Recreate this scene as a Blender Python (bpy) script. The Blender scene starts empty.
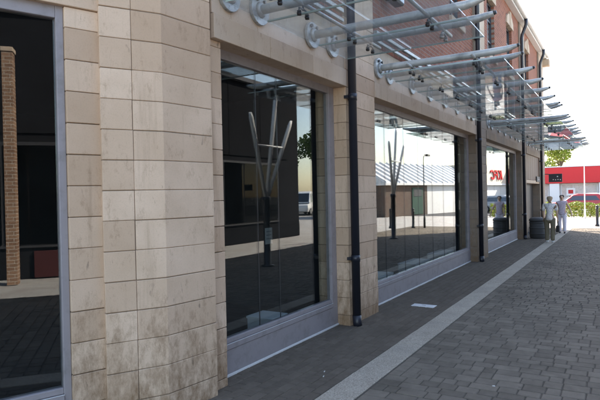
import bpy, bmesh, math, random
from mathutils import Matrix, Vector
random.seed(7)
S = bpy.context.scene
COL = S.collection

# ------------------------------------------------------------------ camera
F_PX, CAM_H = 540.0, 1.75
TH, PITCH, ROLL = math.radians(30.897), math.radians(-0.447), 0.021
fw = Vector((math.cos(TH)*math.cos(PITCH), math.sin(TH)*math.cos(PITCH), math.sin(PITCH)))
rt = Vector((math.sin(TH), -math.cos(TH), 0)); up = rt.cross(fw)
rt, up = rt*math.cos(ROLL)-up*math.sin(ROLL), rt*math.sin(ROLL)+up*math.cos(ROLL)
CAM_P = Vector((0, 0, CAM_H))
cd = bpy.data.cameras.new('camera'); cam = bpy.data.objects.new('camera', cd); COL.objects.link(cam)
cd.sensor_width = 36; cd.lens = F_PX/600*36; cd.clip_start = .05; cd.clip_end = 3000
m = Matrix((rt, up, -fw)).transposed().to_4x4(); m.translation = CAM_P
cam.matrix_world = m; S.camera = cam
def project(p):
    d = Vector(p)-CAM_P; z = d.dot(fw)
    return (300+F_PX*d.dot(rt)/z, 200-F_PX*d.dot(up)/z, z) if z > .1 else (-999, -999, z)

# ------------------------------------------------------------------ light
SUN = Vector((8.5, 5.95, 8.2)).normalized()
EL = math.asin(SUN.z); AZ = math.atan2(SUN.x, SUN.y)
w = bpy.data.worlds.new('World'); S.world = w; w.use_nodes = True
nt = w.node_tree; bg = nt.nodes['Background']
sky = nt.nodes.new('ShaderNodeTexSky'); sky.sky_type = 'NISHITA'; sky.sun_disc = False
sky.sun_elevation = EL; sky.sun_rotation = AZ; sky.dust_density = 1.2; sky.air_density = 1.0; sky.ozone_density = .6
nt.links.new(sky.outputs[0], bg.inputs[0]); bg.inputs[1].default_value = 0.14
ld = bpy.data.lights.new('sun', 'SUN'); ld.energy = 4.0; ld.angle = math.radians(.55); ld.color = (1, .95, .89)
sun = bpy.data.objects.new('sun', ld); COL.objects.link(sun)
sun.rotation_euler = (-SUN).to_track_quat('-Z', 'Y').to_euler()
S.view_settings.view_transform = 'Standard'; S.view_settings.look = 'None'
S.view_settings.gamma = 1; S.view_settings.use_curve_mapping = False
S.view_settings.exposure = 2.35
S.view_settings.use_white_balance = True; S.view_settings.white_balance_temperature = 7100; S.view_settings.white_balance_tint = 12
S.cycles.max_bounces = 10; S.cycles.transparent_max_bounces = 24; S.cycles.use_denoising = True
S.cycles.caustics_reflective = False

# ------------------------------------------------------------------ materials
class N:
    """tiny node-graph helper"""
    def __init__(s, name):
        s.m = bpy.data.materials.new(name); s.m.use_nodes = True
        s.t = s.m.node_tree; s.b = s.t.nodes['Principled BSDF']; s.out = s.t.nodes['Material Output']
    def n(s, typ, **kw):
        o = s.t.nodes.new('ShaderNode'+typ)
        for k, v in kw.items(): setattr(o, k, v)
        return o
    def l(s, a, b): s.t.links.new(a, b)
    def val(s, sock, v):
        if isinstance(v, bpy.types.NodeSocket): s.l(v, sock)
        else: sock.default_value = v
    def math(s, op, a, b=0.0, c=None, clamp=False):
        o = s.n('Math', operation=op, use_clamp=clamp); s.val(o.inputs[0], a); s.val(o.inputs[1], b)
        if c is not None: s.val(o.inputs[2], c)
        return o.outputs[0]
    def noise(s, vec, scale, detail=4, rough=.55):
        o = s.n('TexNoise'); s.l(vec, o.inputs['Vector'])
        o.inputs['Scale'].default_value = scale; o.inputs['Detail'].default_value = detail; o.inputs['Roughness'].default_value = rough
        return o.outputs['Fac']
    def ramp(s, fac, a, b):
        o = s.n('MapRange'); s.val(o.inputs[0], fac); o.inputs[1].default_value = a; o.inputs[2].default_value = b
        return o.outputs[0]
    def mix(s, fac, a, b, mode='MIX'):
        o = s.n('Mix', data_type='RGBA', blend_type=mode); s.val(o.inputs[0], fac)
        for i, v in ((6, a), (7, b)):
            if isinstance(v, bpy.types.NodeSocket): s.l(v, o.inputs[i])
            else: o.inputs[i].default_value = (*v, 1) if len(v) == 3 else v
        return o.outputs[2]
    def pos(s, stretch=None):
        g = s.n('NewGeometry').outputs['Position']
        if stretch:
            mp = s.n('Mapping'); s.l(g, mp.inputs[0]); mp.inputs['Scale'].default_value = stretch; g = mp.outputs[0]
        return g
    def rnd(s):
        a = s.n('ObjectInfo').outputs['Random']; b = s.n('NewGeometry').outputs['Random Per Island']
        return s.math('FRACT', s.math('ADD', a, b))
    def bump(s, h, strength=.3, dist=.01):
        o = s.n('Bump'); s.l(h, o.inputs['Height']); o.inputs['Strength'].default_value = strength; o.inputs['Distance'].default_value = dist
        s.l(o.outputs[0], s.b.inputs['Normal']); return o

def grainy(name, col, var=.15, scale=6, rough=.8, bump=.2, fine=60, rnd=.12, metal=0, spec=.35, stretch=None, dirt=None, dirt_amt=.5, dscale=3, dthr=.55, fv=1.2, gum=None):
    k = N(name); p = k.pos(stretch)
    a = k.noise(p, scale, 5); f = k.noise(k.pos(), fine, 3)
    v = k.math('ADD', k.math('MULTIPLY', k.math('SUBTRACT', a, .5), var*2.2), 1.0)
    v = k.math('ADD', v, k.math('MULTIPLY', k.math('SUBTRACT', f, .5), var*fv))
    if rnd: v = k.math('ADD', v, k.math('MULTIPLY', k.math('SUBTRACT', k.rnd(), .5), rnd*2))
    c = k.n('Vector' + 'Math', operation='SCALE'); c.inputs[0].default_value = col; k.l(v, c.inputs['Scale'])
    cs = c.outputs[0]
    if dirt:
        d = k.ramp(k.noise(k.pos(), dscale, 7, .65), dthr, dthr+.16)
        cs = k.mix(k.math('MULTIPLY', d, dirt_amt), cs, dirt)
    if gum:
        vo = k.n('TexVoronoi'); k.l(k.pos((1, 1, 0)), vo.inputs['Vector']); vo.inputs['Scale'].default_value = 3.3
        sel = k.n('SeparateColor'); k.l(vo.outputs['Color'], sel.inputs[0])
        sp = k.math('MULTIPLY', k.math('LESS_THAN', k.math('ADD', vo.outputs['Distance'], k.math('MULTIPLY', k.noise(k.pos(), 40, 2), .03)), .062), k.math('GREATER_THAN', sel.outputs[0], .62))
        cs = k.mix(k.math('MULTIPLY', sp, .5), cs, gum)
    k.l(cs, k.b.inputs['Base Color'])
    k.b.inputs['Roughness'].default_value = rough; k.b.inputs['Metallic'].default_value = metal
    k.b.inputs['Specular IOR Level'].default_value = spec
    if bump: k.bump(k.math('ADD', f, k.math('MULTIPLY', a, .6)), bump, .004)
    return k.m

def stone_mat(name, c1, c2, grime=.5):
    k = N(name); p = k.pos()
    base = k.mix(k.rnd(), c1, c2)
    cl = k.ramp(k.noise(p, 2.3, 6, .6), .3, .72)
    base = k.mix(k.math('MULTIPLY', cl, .45), base, (.42, .29, .185))
    g = k.noise(p, 110, 3); base = k.mix(k.math('MULTIPLY', k.ramp(g, .5, .75), .16), base, (.20, .16, .12))
    # vertical rain streaks and soot blotches, each with its own outline
    st = k.noise(k.pos((9, 9, .7)), 1.0, 5, .6)
    base = k.mix(k.math('MULTIPLY', k.ramp(st, .56, .76), grime*.55), base, (.20, .125, .07))
    bl = k.noise(k.pos((1.6, 1.6, .8)), 4.7, 9, .8)
    base = k.mix(k.math('MULTIPLY', k.ramp(bl, .60, .80), grime*.7), base, (.20, .118, .06))
    # scuffs: thin tilted scratches
    sc = k.noise(k.pos((30, 30, 9)), 1.0, 3, .5); msk = k.ramp(k.noise(p, 3.1, 3), .5, .62)
    base = k.mix(k.math('MULTIPLY', k.math('MULTIPLY', k.ramp(sc, .66, .70), msk), .55), base, (.09, .07, .06))
    # splash-back dirt: blotches that get denser in the bottom courses
    z = k.n('SeparateXYZ'); k.l(p, z.inputs[0])
    zz = k.ramp(z.outputs[2], 1.1, .0)
    sp = k.ramp(k.math('ADD', k.noise(k.pos((1.5, 1.5, .7)), 7, 9, .8), k.math('MULTIPLY', zz, .24)), .55, .82)
    base = k.mix(k.math('MULTIPLY', sp, .85), base, (.20, .118, .06))
    k.l(base, k.b.inputs['Base Color']); k.b.inputs['Roughness'].default_value = .86; k.b.inputs['Specular IOR Level'].default_value = .25
    k.bump(k.math('ADD', k.math('MULTIPLY', g, .5), k.noise(p, 18, 5)), .22, .006)
    return k.m

def brick_mat(name, c1, c2, mortar, along='x', bw=.215, bh=.065, bump=.5):
    k = N(name); s = k.n('SeparateXYZ'); k.l(k.pos(), s.inputs[0])
    c = k.n('CombineXYZ')
    k.l(s.outputs[{'x': 0, 'y': 1}[along[0]]], c.inputs[0]); k.l(s.outputs[2 if len(along) == 1 else {'x': 0, 'y': 1}[along[1]]], c.inputs[1])
    b = k.n('TexBrick'); k.l(c.outputs[0], b.inputs['Vector']); b.inputs['Scale'].default_value = 1
    b.inputs['Color1'].default_value = (*c1, 1); b.inputs['Color2'].default_value = (*c2, 1); b.inputs['Mortar'].default_value = (*mortar, 1)
    b.inputs['Brick Width'].default_value = bw; b.inputs['Row Height'].default_value = bh+.01; b.inputs['Mortar Size'].default_value = .006
    b.inputs['Mortar Smooth'].default_value = .2
    v = k.noise(k.pos(), 1.3, 6)
    col = k.mix(k.math('MULTIPLY', k.ramp(v, .45, .75), .35), b.outputs['Color'], (.16, .075, .05))
    k.l(col, k.b.inputs['Base Color']); k.b.inputs['Roughness'].default_value = .9; k.b.inputs['Specular IOR Level'].default_value = .2
    k.bump(k.math('SUBTRACT', k.math('MULTIPLY', k.noise(k.pos(), 70, 3), .3), b.outputs['Fac']), bump, .006)
    return k.m

def glass_mat(name, tint=(.9, .93, .92), refl=1.0, dirt=0.0, dcol=(.5, .52, .5), wav=.0):
    """thin sheet: Fresnel-weighted mirror over a clear sheet, plus a film of dirt"""
    k = N(name); k.t.nodes.remove(k.b)
    g = k.n('NewGeometry'); d = k.n('VectorMath', operation='DOT_PRODUCT'); k.l(g.outputs['Incoming'], d.inputs[0]); k.l(g.outputs['Normal'], d.inputs[1])
    c = k.math('ABSOLUTE', d.outputs['Value']); x = k.math('POWER', k.math('SUBTRACT', 1.0, c, clamp=True), 5.0)
    R = k.math('MULTIPLY', k.math('MULTIPLY_ADD', x, .955, .045), refl, clamp=True)
    tr = k.n('BsdfTransparent'); tr.inputs[0].default_value = (*tint, 1)
    gl = k.n('BsdfGlossy'); gl.inputs['Roughness'].default_value = 0.0; gl.inputs['Color'].default_value = (.95, .97, .97, 1)
    if wav:
        bp = k.n('Bump'); k.l(k.noise(k.pos(), 1.1, 1), bp.inputs['Height']); bp.inputs['Strength'].default_value = wav; bp.inputs['Distance'].default_value = .02
        k.l(bp.outputs[0], gl.inputs['Normal'])
    base = tr.outputs[0]
    if dirt:
        df = k.n('BsdfDiffuse'); df.inputs[0].default_value = (*dcol, 1); tl = k.n('BsdfTranslucent'); tl.inputs[0].default_value = (*dcol, 1)
        mm = k.n('MixShader'); mm.inputs[0].default_value = .5; k.l(df.outputs[0], mm.inputs[1]); k.l(tl.outputs[0], mm.inputs[2])
        m2 = k.n('MixShader'); k.l(k.math('MULTIPLY', k.ramp(k.noise(k.pos(), 3, 5, .65), .2, .8), dirt*2), m2.inputs[0])
        k.l(base, m2.inputs[1]); k.l(mm.outputs[0], m2.inputs[2]); base = m2.outputs[0]
    mx = k.n('MixShader'); k.l(R, mx.inputs[0]); k.l(base, mx.inputs[1]); k.l(gl.outputs[0], mx.inputs[2])
    k.l(mx.outputs[0], k.out.inputs['Surface'])
    return k.m

def leaf_mat(name, c1, c2):
    k = N(name); col = k.mix(k.rnd(), c1, c2)
    k.l(col, k.b.inputs['Base Color']); k.b.inputs['Roughness'].default_value = .6; k.b.inputs['Specular IOR Level'].default_value = .3
    tl = k.n('BsdfTranslucent'); k.l(col, tl.inputs[0]); mx = k.n('MixShader'); mx.inputs[0].default_value = .4
    k.l(k.b.outputs[0], mx.inputs[1]); k.l(tl.outputs[0], mx.inputs[2]); k.l(mx.outputs[0], k.out.inputs['Surface'])
    return k.m

M = {}
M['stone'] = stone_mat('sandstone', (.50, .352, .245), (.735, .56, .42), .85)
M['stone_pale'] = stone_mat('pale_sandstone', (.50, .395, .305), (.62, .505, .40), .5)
M['stone_grey'] = stone_mat('dark_grey_stone', (.17, .148, .125), (.22, .192, .165), .6)  # the stone in a darker grey tone, for the far piers and lintels
M['mortar'] = grainy('mortar', (.23, .175, .13), .2, 8, .95, .3, rnd=0)
M['brick'] = brick_mat('red_brick', (.34, .125, .075), (.24, .085, .055), (.30, .25, .21))
M['brick_y'] = brick_mat('red_brick_end', (.34, .125, .075), (.24, .085, .055), (.30, .25, .21), 'y')
M['brick_buff'] = brick_mat('buff_brick', (.36, .22, .14), (.24, .14, .09), (.56, .50, .43), 'x')
M['brick_brown'] = brick_mat('brown_brick', (.15, .11, .085), (.11, .08, .065), (.18, .16, .14), 'x')
M['frame'] = grainy('lilac_grey_powder_coat', (.29, .265, .275), .08, 5, .5, .02, 200, .03, spec=.4, dirt=(.17, .16, .15), dirt_amt=.5, dscale=6, dthr=.5)
M['frame_dark'] = grainy('charcoal_powder_coat', (.045, .045, .05), .1, 5, .5, .02, 200, .03)
M['sealant_and_highlight'] = grainy('white_sealant_and_highlight', (.62, .62, .62), .1, 20, .6, 0, rnd=0)
M['pane'] = glass_mat('shop_glass', (.82, .86, .86), 1.35, .006, (.4, .42, .44), .0012)
M['pane_dark'] = glass_mat('upper_glass', (.2, .22, .25), 2.2)
M['pane_opp'] = glass_mat('opposite_glass', (.08, .08, .09), .35)
M['edge'] = grainy('polished_glass_edge', (.30, .38, .35), .05, 5, .25, 0, rnd=0, spec=.6)
M['canopy_glass'] = glass_mat('canopy_glass', (.95, .965, .96), .8, .13, (.55, .55, .53))
M['steel'] = grainy('weathered_galvanised_steel', (.43, .44, .425), .3, 7, .42, .08, 120, .1, metal=.2, spec=.5, stretch=(1, 1, 1), dirt=(.10, .11, .10), dirt_amt=.6, dscale=4, dthr=.5)
M['flange'] = grainy('pale_galvanised_plate', (.37, .375, .365), .2, 12, .45, .05, 120, .1, metal=.3, dirt=(.12, .12, .11), dirt_amt=.6, dscale=28, dthr=.5)
M['black_metal'] = grainy('black_metal', (.018, .018, .02), .2, 10, .4, .03, rnd=0, spec=.5)
M['steel_tip'] = grainy('dark_steel_tip', (.05, .055, .06), .2, 10, .4, .03, rnd=0)
M['navy'] = grainy('navy_drainpipe_paint', (.016, .018, .028), .15, 4, .4, .03, rnd=0, spec=.5)
M['white_paint'] = grainy('white_paint', (.74, .74, .72), .06, 4, .5, .02, rnd=.03)
M['white_strut'] = grainy('white_strut_paint', (.88, .88, .86), .05, 4, .35, .02, rnd=.03)
M['paver'] = grainy('grey_setts', (.165, .141, .113), .3, 9, .95, .5, 140, .17, spec=.12, dirt=(.085, .073, .058), dirt_amt=.55, dscale=.9, dthr=.52, gum=(.05, .047, .044))
M['paver_bed'] = grainy('sett_joints', (.078, .067, .054), .3, 20, .95, .3, rnd=0)
M['pbrick'] = grainy('dark_pavement_brick', (.125, .103, .082), .28, 12, .95, .4, 150, .10, spec=.12, dirt=(.08, .066, .052), dirt_amt=.55, dscale=1.3)
M['slab'] = grainy('exposed_aggregate_slab', (.37, .325, .265), .24, 4, .95, .8, 70, .05, spec=.12, fv=7, dirt=(.15, .145, .135), dirt_amt=.4, dscale=2)
M['ground'] = brick_mat('pale_plaza_paving', (.42, .40, .37), (.36, .345, .32), (.27, .26, .24), 'xy', .4, .2, .15)
M['asphalt'] = grainy('asphalt', (.05, .05, .052), .2, 2, .9, .3, rnd=0)
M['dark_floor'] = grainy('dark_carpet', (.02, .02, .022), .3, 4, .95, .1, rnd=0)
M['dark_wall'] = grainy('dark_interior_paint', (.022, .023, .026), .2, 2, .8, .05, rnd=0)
M['notice'] = grainy('faded_paper', (.2, .2, .19), .2, 9, .8, 0, rnd=0); M['notice_print'] = grainy('faded_print', (.1, .1, .1), .2, 9, .8, 0, rnd=0)
M['plinth'] = grainy('white_laminate', (.72, .72, .72), .05, 4, .5, 0, rnd=.05)
M['cladding'] = grainy('charcoal_cladding', (.016, .016, .018), .2, 2, .95, .05, rnd=.1, spec=.03)
M['cream'] = grainy('cream_render', (.66, .60, .49), .1, 2, .9, .1, rnd=.04)
M['white_render'] = grainy('white_render', (.74, .73, .70), .06, 1.5, .85, .05, rnd=.03)
M['white_metal'] = grainy('white_sheet_metal', (.72, .73, .73), .06, 1.5, .45, .02, rnd=.04)
M['green_board'] = grainy('green_hoarding', (.035, .085, .06), .2, 3, .7, .05, rnd=.15)
M['red'] = grainy('red_fascia', (.60, .025, .03), .05, 2, .45, .02, rnd=.03)
M['red_letter'] = grainy('red_letter', (.50, .02, .025), .05, 4, .5, 0, rnd=0)
M['brown_panel'] = grainy('brown_timber_panel', (.13, .075, .05), .3, 6, .6, .15, rnd=.1, stretch=(1, 1, .2))
M['dark_red'] = grainy('dark_red_panel', (.06, .012, .012), .1, 3, .6, 0, rnd=0)
M['roof'] = grainy('slate_roof', (.09, .09, .1), .2, 4, .8, .2, rnd=0)
M['bark'] = grainy('bark', (.10, .075, .055), .3, 12, .95, .5, rnd=0)
M['leaf_y'] = leaf_mat('yellow_green_leaf', (.16, .22, .03), (.30, .33, .06))
M['leaf_d'] = leaf_mat('green_leaf', (.045, .085, .02), (.09, .14, .035))
M['skin'] = grainy('skin', (.60, .40, .30), .08, 12, .6, .05, rnd=0)
M['rubber'] = grainy('rubber', (.02, .02, .02), .2, 12, .9, .1, rnd=0)
M['concrete_bin'] = grainy('grey_bin', (.065, .066, .068), .15, 5, .6, .05, rnd=.05)

# ------------------------------------------------------------------ mesh helpers
ORG = {}
class MB:
    def __init__(s): s.v = []; s.f = []; s.sm = []
    def add(s, vs, fs, smooth=False, X=None):
        o = len(s.v); s.v += [tuple((X @ Vector(p)) if X else Vector(p)) for p in vs]
        s.f += [tuple(i+o for i in f) for f in fs]; s.sm += [smooth]*len(fs); return s
    def box(s, x0, x1, y0, y1, z0, z1, X=None):
        return s.add([(x0,y0,z0),(x1,y0,z0),(x1,y1,z0),(x0,y1,z0),(x0,y0,z1),(x1,y0,z1),(x1,y1,z1),(x0,y1,z1)],
                     [(0,3,2,1),(4,5,6,7),(0,1,5,4),(1,2,6,5),(2,3,7,6),(3,0,4,7)], X=X)
    def prism(s, pts, z0, z1, X=None):      # pts CCW in xy
        n = len(pts)
        return s.add([(x,y,z0) for x,y in pts]+[(x,y,z1) for x,y in pts],
                     [tuple(range(n-1,-1,-1)), tuple(range(n,2*n))]+[(i,(i+1)%n,n+(i+1)%n,n+i) for i in range(n)], X=X)
    def tube(s, path, radii, n=12, caps=True, X=None, squash=1.0):
        path = [Vector(p) for p in path]; vs = []; fs = []
        if not hasattr(radii, '__len__'): radii = [radii]*len(path)
        a = None
        for i, p in enumerate(path):
            d = (path[min(i+1,len(path)-1)]-path[max(i-1,0)]).normalized()
            if a is None: a = d.orthogonal().normalized()
            a = (a-d*a.dot(d)).normalized(); b = d.cross(a)
            for j in range(n):
                t = 2*math.pi*j/n; vs.append(p+radii[i]*(a*math.cos(t)+b*math.sin(t)*squash))
        for i in range(len(path)-1):
            for j in range(n):
                k = (j+1) % n; fs.append((i*n+j, i*n+k, (i+1)*n+k, (i+1)*n+j))
        s.add(vs, fs, True, X)
        if caps:
            o = len(s.v)-len(vs); s.f += [tuple(o+j for j in range(n-1,-1,-1)), tuple(o+len(vs)-n+j for j in range(n))]; s.sm += [False]*2
        return s
    def lathe(s, prof, n=20, X=None, smooth=True):
        vs = []; fs = []
        for r, z in prof:
            for j in range(n): t = 2*math.pi*j/n; vs.append((r*math.cos(t), r*math.sin(t), z))
        for i in range(len(prof)-1):
            for j in range(n): k = (j+1) % n; fs.append((i*n+j, i*n+k, (i+1)*n+k, (i+1)*n+j))
        s.add(vs, fs, smooth, X); o = len(s.v)-len(vs)
        s.f += [tuple(o+j for j in range(n-1,-1,-1)), tuple(o+len(vs)-n+j for j in range(n))]; s.sm += [False]*2
        return s
    def mesh(s, name, mat, bevel=0.0, org=Vector((0,0,0)), seg=1):
        me = bpy.data.meshes.new(name); me.from_pydata([tuple(Vector(v)-org) for v in s.v], [], s.f)
        for p, q in zip(me.polygons, s.sm): p.use_smooth = q
        if bevel:
            bm = bmesh.new(); bm.from_mesh(me)
            es = [e for e in bm.edges if len(e.link_faces) == 2 and e.calc_face_angle(0) > .6]
            bmesh.ops.bevel(bm, geom=es, offset=bevel, segments=seg, affect='EDGES', profile=.6, clamp_overlap=True); bm.to_mesh(me); bm.free()
        me.materials.append(M[mat]); me.update(); return me
    def build(s, name, mat, parent=None, bevel=0.0, org=None, seg=1):
        """org: where a top-level object has its origin; children use their thing's origin"""
        o0 = ORG[parent.name] if parent else Vector(org or (0,0,0))
        o = bpy.data.objects.new(name, s.mesh(name, mat, bevel, o0, seg)); COL.objects.link(o)
        if parent: o.parent = parent
        else: o.location = o0
        ORG[o.name] = o0; return o
def tag(o, label=None, cat=None, group=None, kind=None):
    for k, v in (('label', label), ('category', cat), ('group', group), ('kind', kind)):
        if v: o[k] = v
    return o
def thing(name, loc, label, cat, group=None):
    o = bpy.data.objects.new(name, None); COL.objects.link(o); o.location = loc; o.empty_display_size = .2
    ORG[o.name] = Vector(loc); return tag(o, label, cat, group)
def place(name, me, parent, loc, rot=None):
    o = bpy.data.objects.new(name, me); COL.objects.link(o); o.parent = parent
    o.location = Vector(loc)-ORG[parent.name]
    if rot: o.rotation_euler = rot
    ORG[o.name] = ORG[parent.name]; return o
_bx = {}
def block_mesh(l, d, h, mat, bev=.004):
    key = (round(l,3), round(d,3), round(h,3), mat)
    if key not in _bx: _bx[key] = MB().box(-l/2, l/2, 0, d, 0, h).mesh('block', mat, bev)
    return _bx[key]
def J(a): return random.uniform(-a, a)

# ------------------------------------------------------------------ key lines of the place (metres)
YS, YF, YG = 3.15, 3.33, 3.365        # stone face, frame face, glass of the main front
END = 27.8                            # far end of the building
EAVE = 8.0
LDIR = Vector((.9360, -.3520, 0)); LIN = Vector((.3520, .9360, 0)); LO = Vector((2.76, 3.445, 0))
LX = Matrix((LDIR, LIN, Vector((0,0,1)))).transposed().to_4x4(); LX.translation = LO    # left front: local x<0 runs left, y inwards
LROT = math.atan2(LDIR.y, LDIR.x)
ZL0, ZL1, ZU = 3.19, 3.42, 3.96       # lintel band, upper course top
BAYS = [(3.95, 6.5), (7.48, 14.25), (15.2, 21.2)]
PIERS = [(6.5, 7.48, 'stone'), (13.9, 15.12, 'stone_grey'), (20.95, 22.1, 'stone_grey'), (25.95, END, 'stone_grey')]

# ------------------------------------------------------------------ ground
g = MB().add([(-900,-900,-.014),(900,-900,-.014),(900,900,-.014),(-900,900,-.014)], [(0,1,2,3)]).build('ground', 'ground'); tag(g, kind='structure')
road = MB().add([(40.5,-60,-.008),(90,-60,-.008),(90,60,-.008),(40.5,60,-.008)], [(0,1,2,3)]).build('road', 'asphalt'); tag(road, kind='structure')

def field(parent, rects, mat, name, thick, lim=300):
    """lays the pieces: the ones that show largest as objects, the others in one mesh"""
    vis = []
    for r in rects:
        x, y, z = project(((r[0]+r[1])/2, (r[2]+r[3])/2, 0)); vis.append(z if (-15 < x < 615 and 150 < y < 425) else 1e6+abs(z))
    order = sorted(range(len(rects)), key=lambda i: vis[i])
    rest = MB()
    for n, i in enumerate(order):
        x0, x1, y0, y1 = rects[i]; l, d = x1-x0, y1-y0; top = J(.0018); c = .006
        if n < lim and vis[i] < 1e6:
            key = (round(l,3), round(d,3), mat)
            if key not in _bx: _bx[key] = MB().box(-l/2, l/2, -d/2, d/2, -thick, 0).mesh(name, mat, .006)
            place(name, _bx[key], parent, ((x0+x1)/2, (y0+y1)/2, top), (J(.010), J(.010), J(.016)))
        else:
            a, b = J(.0015), J(.0015)
            rest.add([(x0,y0,-thick),(x1,y0,-thick),(x1,y1,-thick),(x0,y1,-thick),(x0+c,y0+c,top+a),(x1-c,y0+c,top+b),(x1-c,y1-c,top-a),(x0+c,y1-c,top-b)],
                     [(4,5,6,7),(0,1,5,4),(1,2,6,5),(2,3,7,6),(3,0,4,7)])
    tag(rest.build(name+'_field', mat, parent), kind='stuff')

bed = MB().add([(-3,-3,-.009),(28,-3,-.009),(28,2.0,-.009),(-3,2.0,-.009)], [(0,1,2,3)]).build('street_paving', 'paver_bed'); tag(bed, kind='structure')
rects = []; x = -3.0
while x < 27.9:
    d = random.choice((.14, .155, .155, .17)); y = 1.985 - random.choice((0, .06, .1))
    first = True; y = 1.985
    while y > -2.95:
        L = random.choice((.12, .16, .19, .22, .25)) if not first else random.choice((.12, .2, .28)); first = False
        y0 = max(y-L, -2.98); rects.append((x+.004, x+d-.004, y0+.004, y-.004)); y = y0
        if y-(-2.98) < .05: break
    x += d
field(bed, rects, 'paver', 'paver', .02)
pv = MB().add([(-3,2.3,-.0092),(28,2.3,-.0092),(28,3.34,-.0092),(-3,7.5,-.0092)], [(0,1,2,3)]).build('pavement', 'paver_bed'); tag(pv, kind='structure')
rects = []; y = 2.305; row = 0
while y < 3.30:
    x = -3.0 + (row % 2)*.105
    while x < 27.8:
        L = .21; rects.append((x+.003, x+L-.003, y+.003, y+.105-.003)); x += L
    y += .105; row += 1
field(pv, rects, 'pbrick', 'pavement_brick', .02)
es = MB().add([(-3,1.99,-.0094),(28,1.99,-.0094),(28,2.305,-.0094),(-3,2.305,-.0094)], [(0,1,2,3)]).build('edging_strip', 'paver_bed'); tag(es, kind='structure')
x = -3.0
sl = MB().box(-.2975, .2975, -.147, .147, -.03, .004).mesh('slab', 'slab', .006)
while x < 27.4: place('slab', sl, es, (x+.3, 2.148, J(.002)), (J(.003), J(.003), J(.003))); x += .6

# ------------------------------------------------------------------ the shop building
B = thing('shop_building', (14, 6, 0), 'long two-storey parade with sandstone piers, lilac-grey shop windows and red brick above', 'building')

def courses(z0, z1, h=.235):
    z = z0
    while z < z1-.02:
        yield z, min(h, z1-z); z += h
# corner pilaster, faceted
Lp, Ep, Rp = Vector((2.754, 3.395)), Vector((3.166, 3.157)), Vector((3.70, 3.098))
Mp = (Lp+Ep)/2
pil = MB().prism([(Lp.x+.012, Lp.y+.006), (Ep.x+.003, Ep.y+.007), (Rp.x-.008, Rp.y+.007), (Rp.x-.015, 3.5), (2.86, 3.6)], 0, EAVE-.1).build('corner_pilaster', 'mortar', B)
def poly_block(pts, z0, h, mat):
    c = Vector((sum(p[0] for p in pts)/len(pts), sum(p[1] for p in pts)/len(pts)))
    key = (tuple(round(p[0],3) for p in pts), round(h,3))
    if key not in _bx: _bx[key] = MB().prism([(p[0]-c.x, p[1]-c.y) for p in pts], 0, h).mesh('block', mat, .004)
    place('stone_block', _bx[key], pil, (c.x+J(.0015), c.y+J(.0015), z0+.003), (J(.003), J(.003), J(.003)))
f2 = (Ep-Lp).normalized(); in2 = Vector((-f2.y, f2.x)); f3 = (Rp-Ep).normalized(); in3 = Vector((-f3.y, f3.x))
for z, h in courses(-.06, 4.05):
    gp = f2*.0025
    a, b = Lp, Mp-gp
    poly_block([tuple(a), tuple(b), tuple(b+in2*.12), tuple(a+in2*.12+f2*.0)], z, h-random.choice((.003, .005, .007)), 'stone')
    a = Mp+gp
    poly_block([tuple(a), tuple(Ep), tuple(Rp), tuple(Rp+in3*.12), tuple(Ep+in2*.12), tuple(a+in2*.12)], z, h-random.choice((.003, .005, .007)), 'stone')
for z, h in courses(4.05, EAVE-.1, .47):
    poly_block([tuple(Lp), tuple(Ep), tuple(Rp), tuple(Rp+in3*.2), tuple(Lp+in2*.2)], z, h-random.choice((.003, .005, .007)), 'stone')
# flank beside the pilaster, right
fl = MB().box(3.66, 3.935, YS+.06, 3.5, 0, ZL0).box(3.66, 3.79, YS+.06, 3.5, ZL0, ZU).build('window_flank', 'mortar', B)
for z, h in courses(-.16, ZL0): place('stone_block', block_mesh(.262, .1, h-random.choice((.003, .005, .007)), 'stone'), fl, (3.815, YS+.035+J(.001), z+.002))
for z, h in courses(ZL0, ZU): place('stone_block', block_mesh(.1, .1, h-random.choice((.003, .005, .007)), 'stone'), fl, (3.735, YS+.035, z+.002))
# flank, left front
fl = MB().box(-.215, .06, .02, .3, 0, ZL0, X=LX).build('window_flank', 'mortar', B)
for z, h in courses(-.02, ZL0-.002):
    o = place('stone_block', block_mesh(.288, .1, h-random.choice((.003, .005, .007)), 'stone'), fl, LX @ Vector((-.077, J(.001), z+.002)), (0, 0, LROT))

def pier(x0, x1, mat, full=True):
    p = MB().box(x0+.012, x1-.012, YS+.006, 3.62, 0, EAVE-.12).build('stone_pier', 'mortar', B)
    for z, h in courses(-.1, 4.13): place('stone_block', block_mesh(x1-x0, .46, h-random.choice((.003, .005, .007)), mat, .004), p, ((x0+x1)/2, YS+J(.003), z+.002), (J(.002), 0, J(.002)))
    for z, h in courses(4.13, EAVE-.12, .47): place('stone_block', block_mesh(x1-x0-.36, .46, h-.004, 'stone_pale', .004), p, ((x0+x1)/2+.18, YS+J(.0015), z+.002))
    return p
for a, b, mt in PIERS: pier(a, b, mt)

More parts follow.
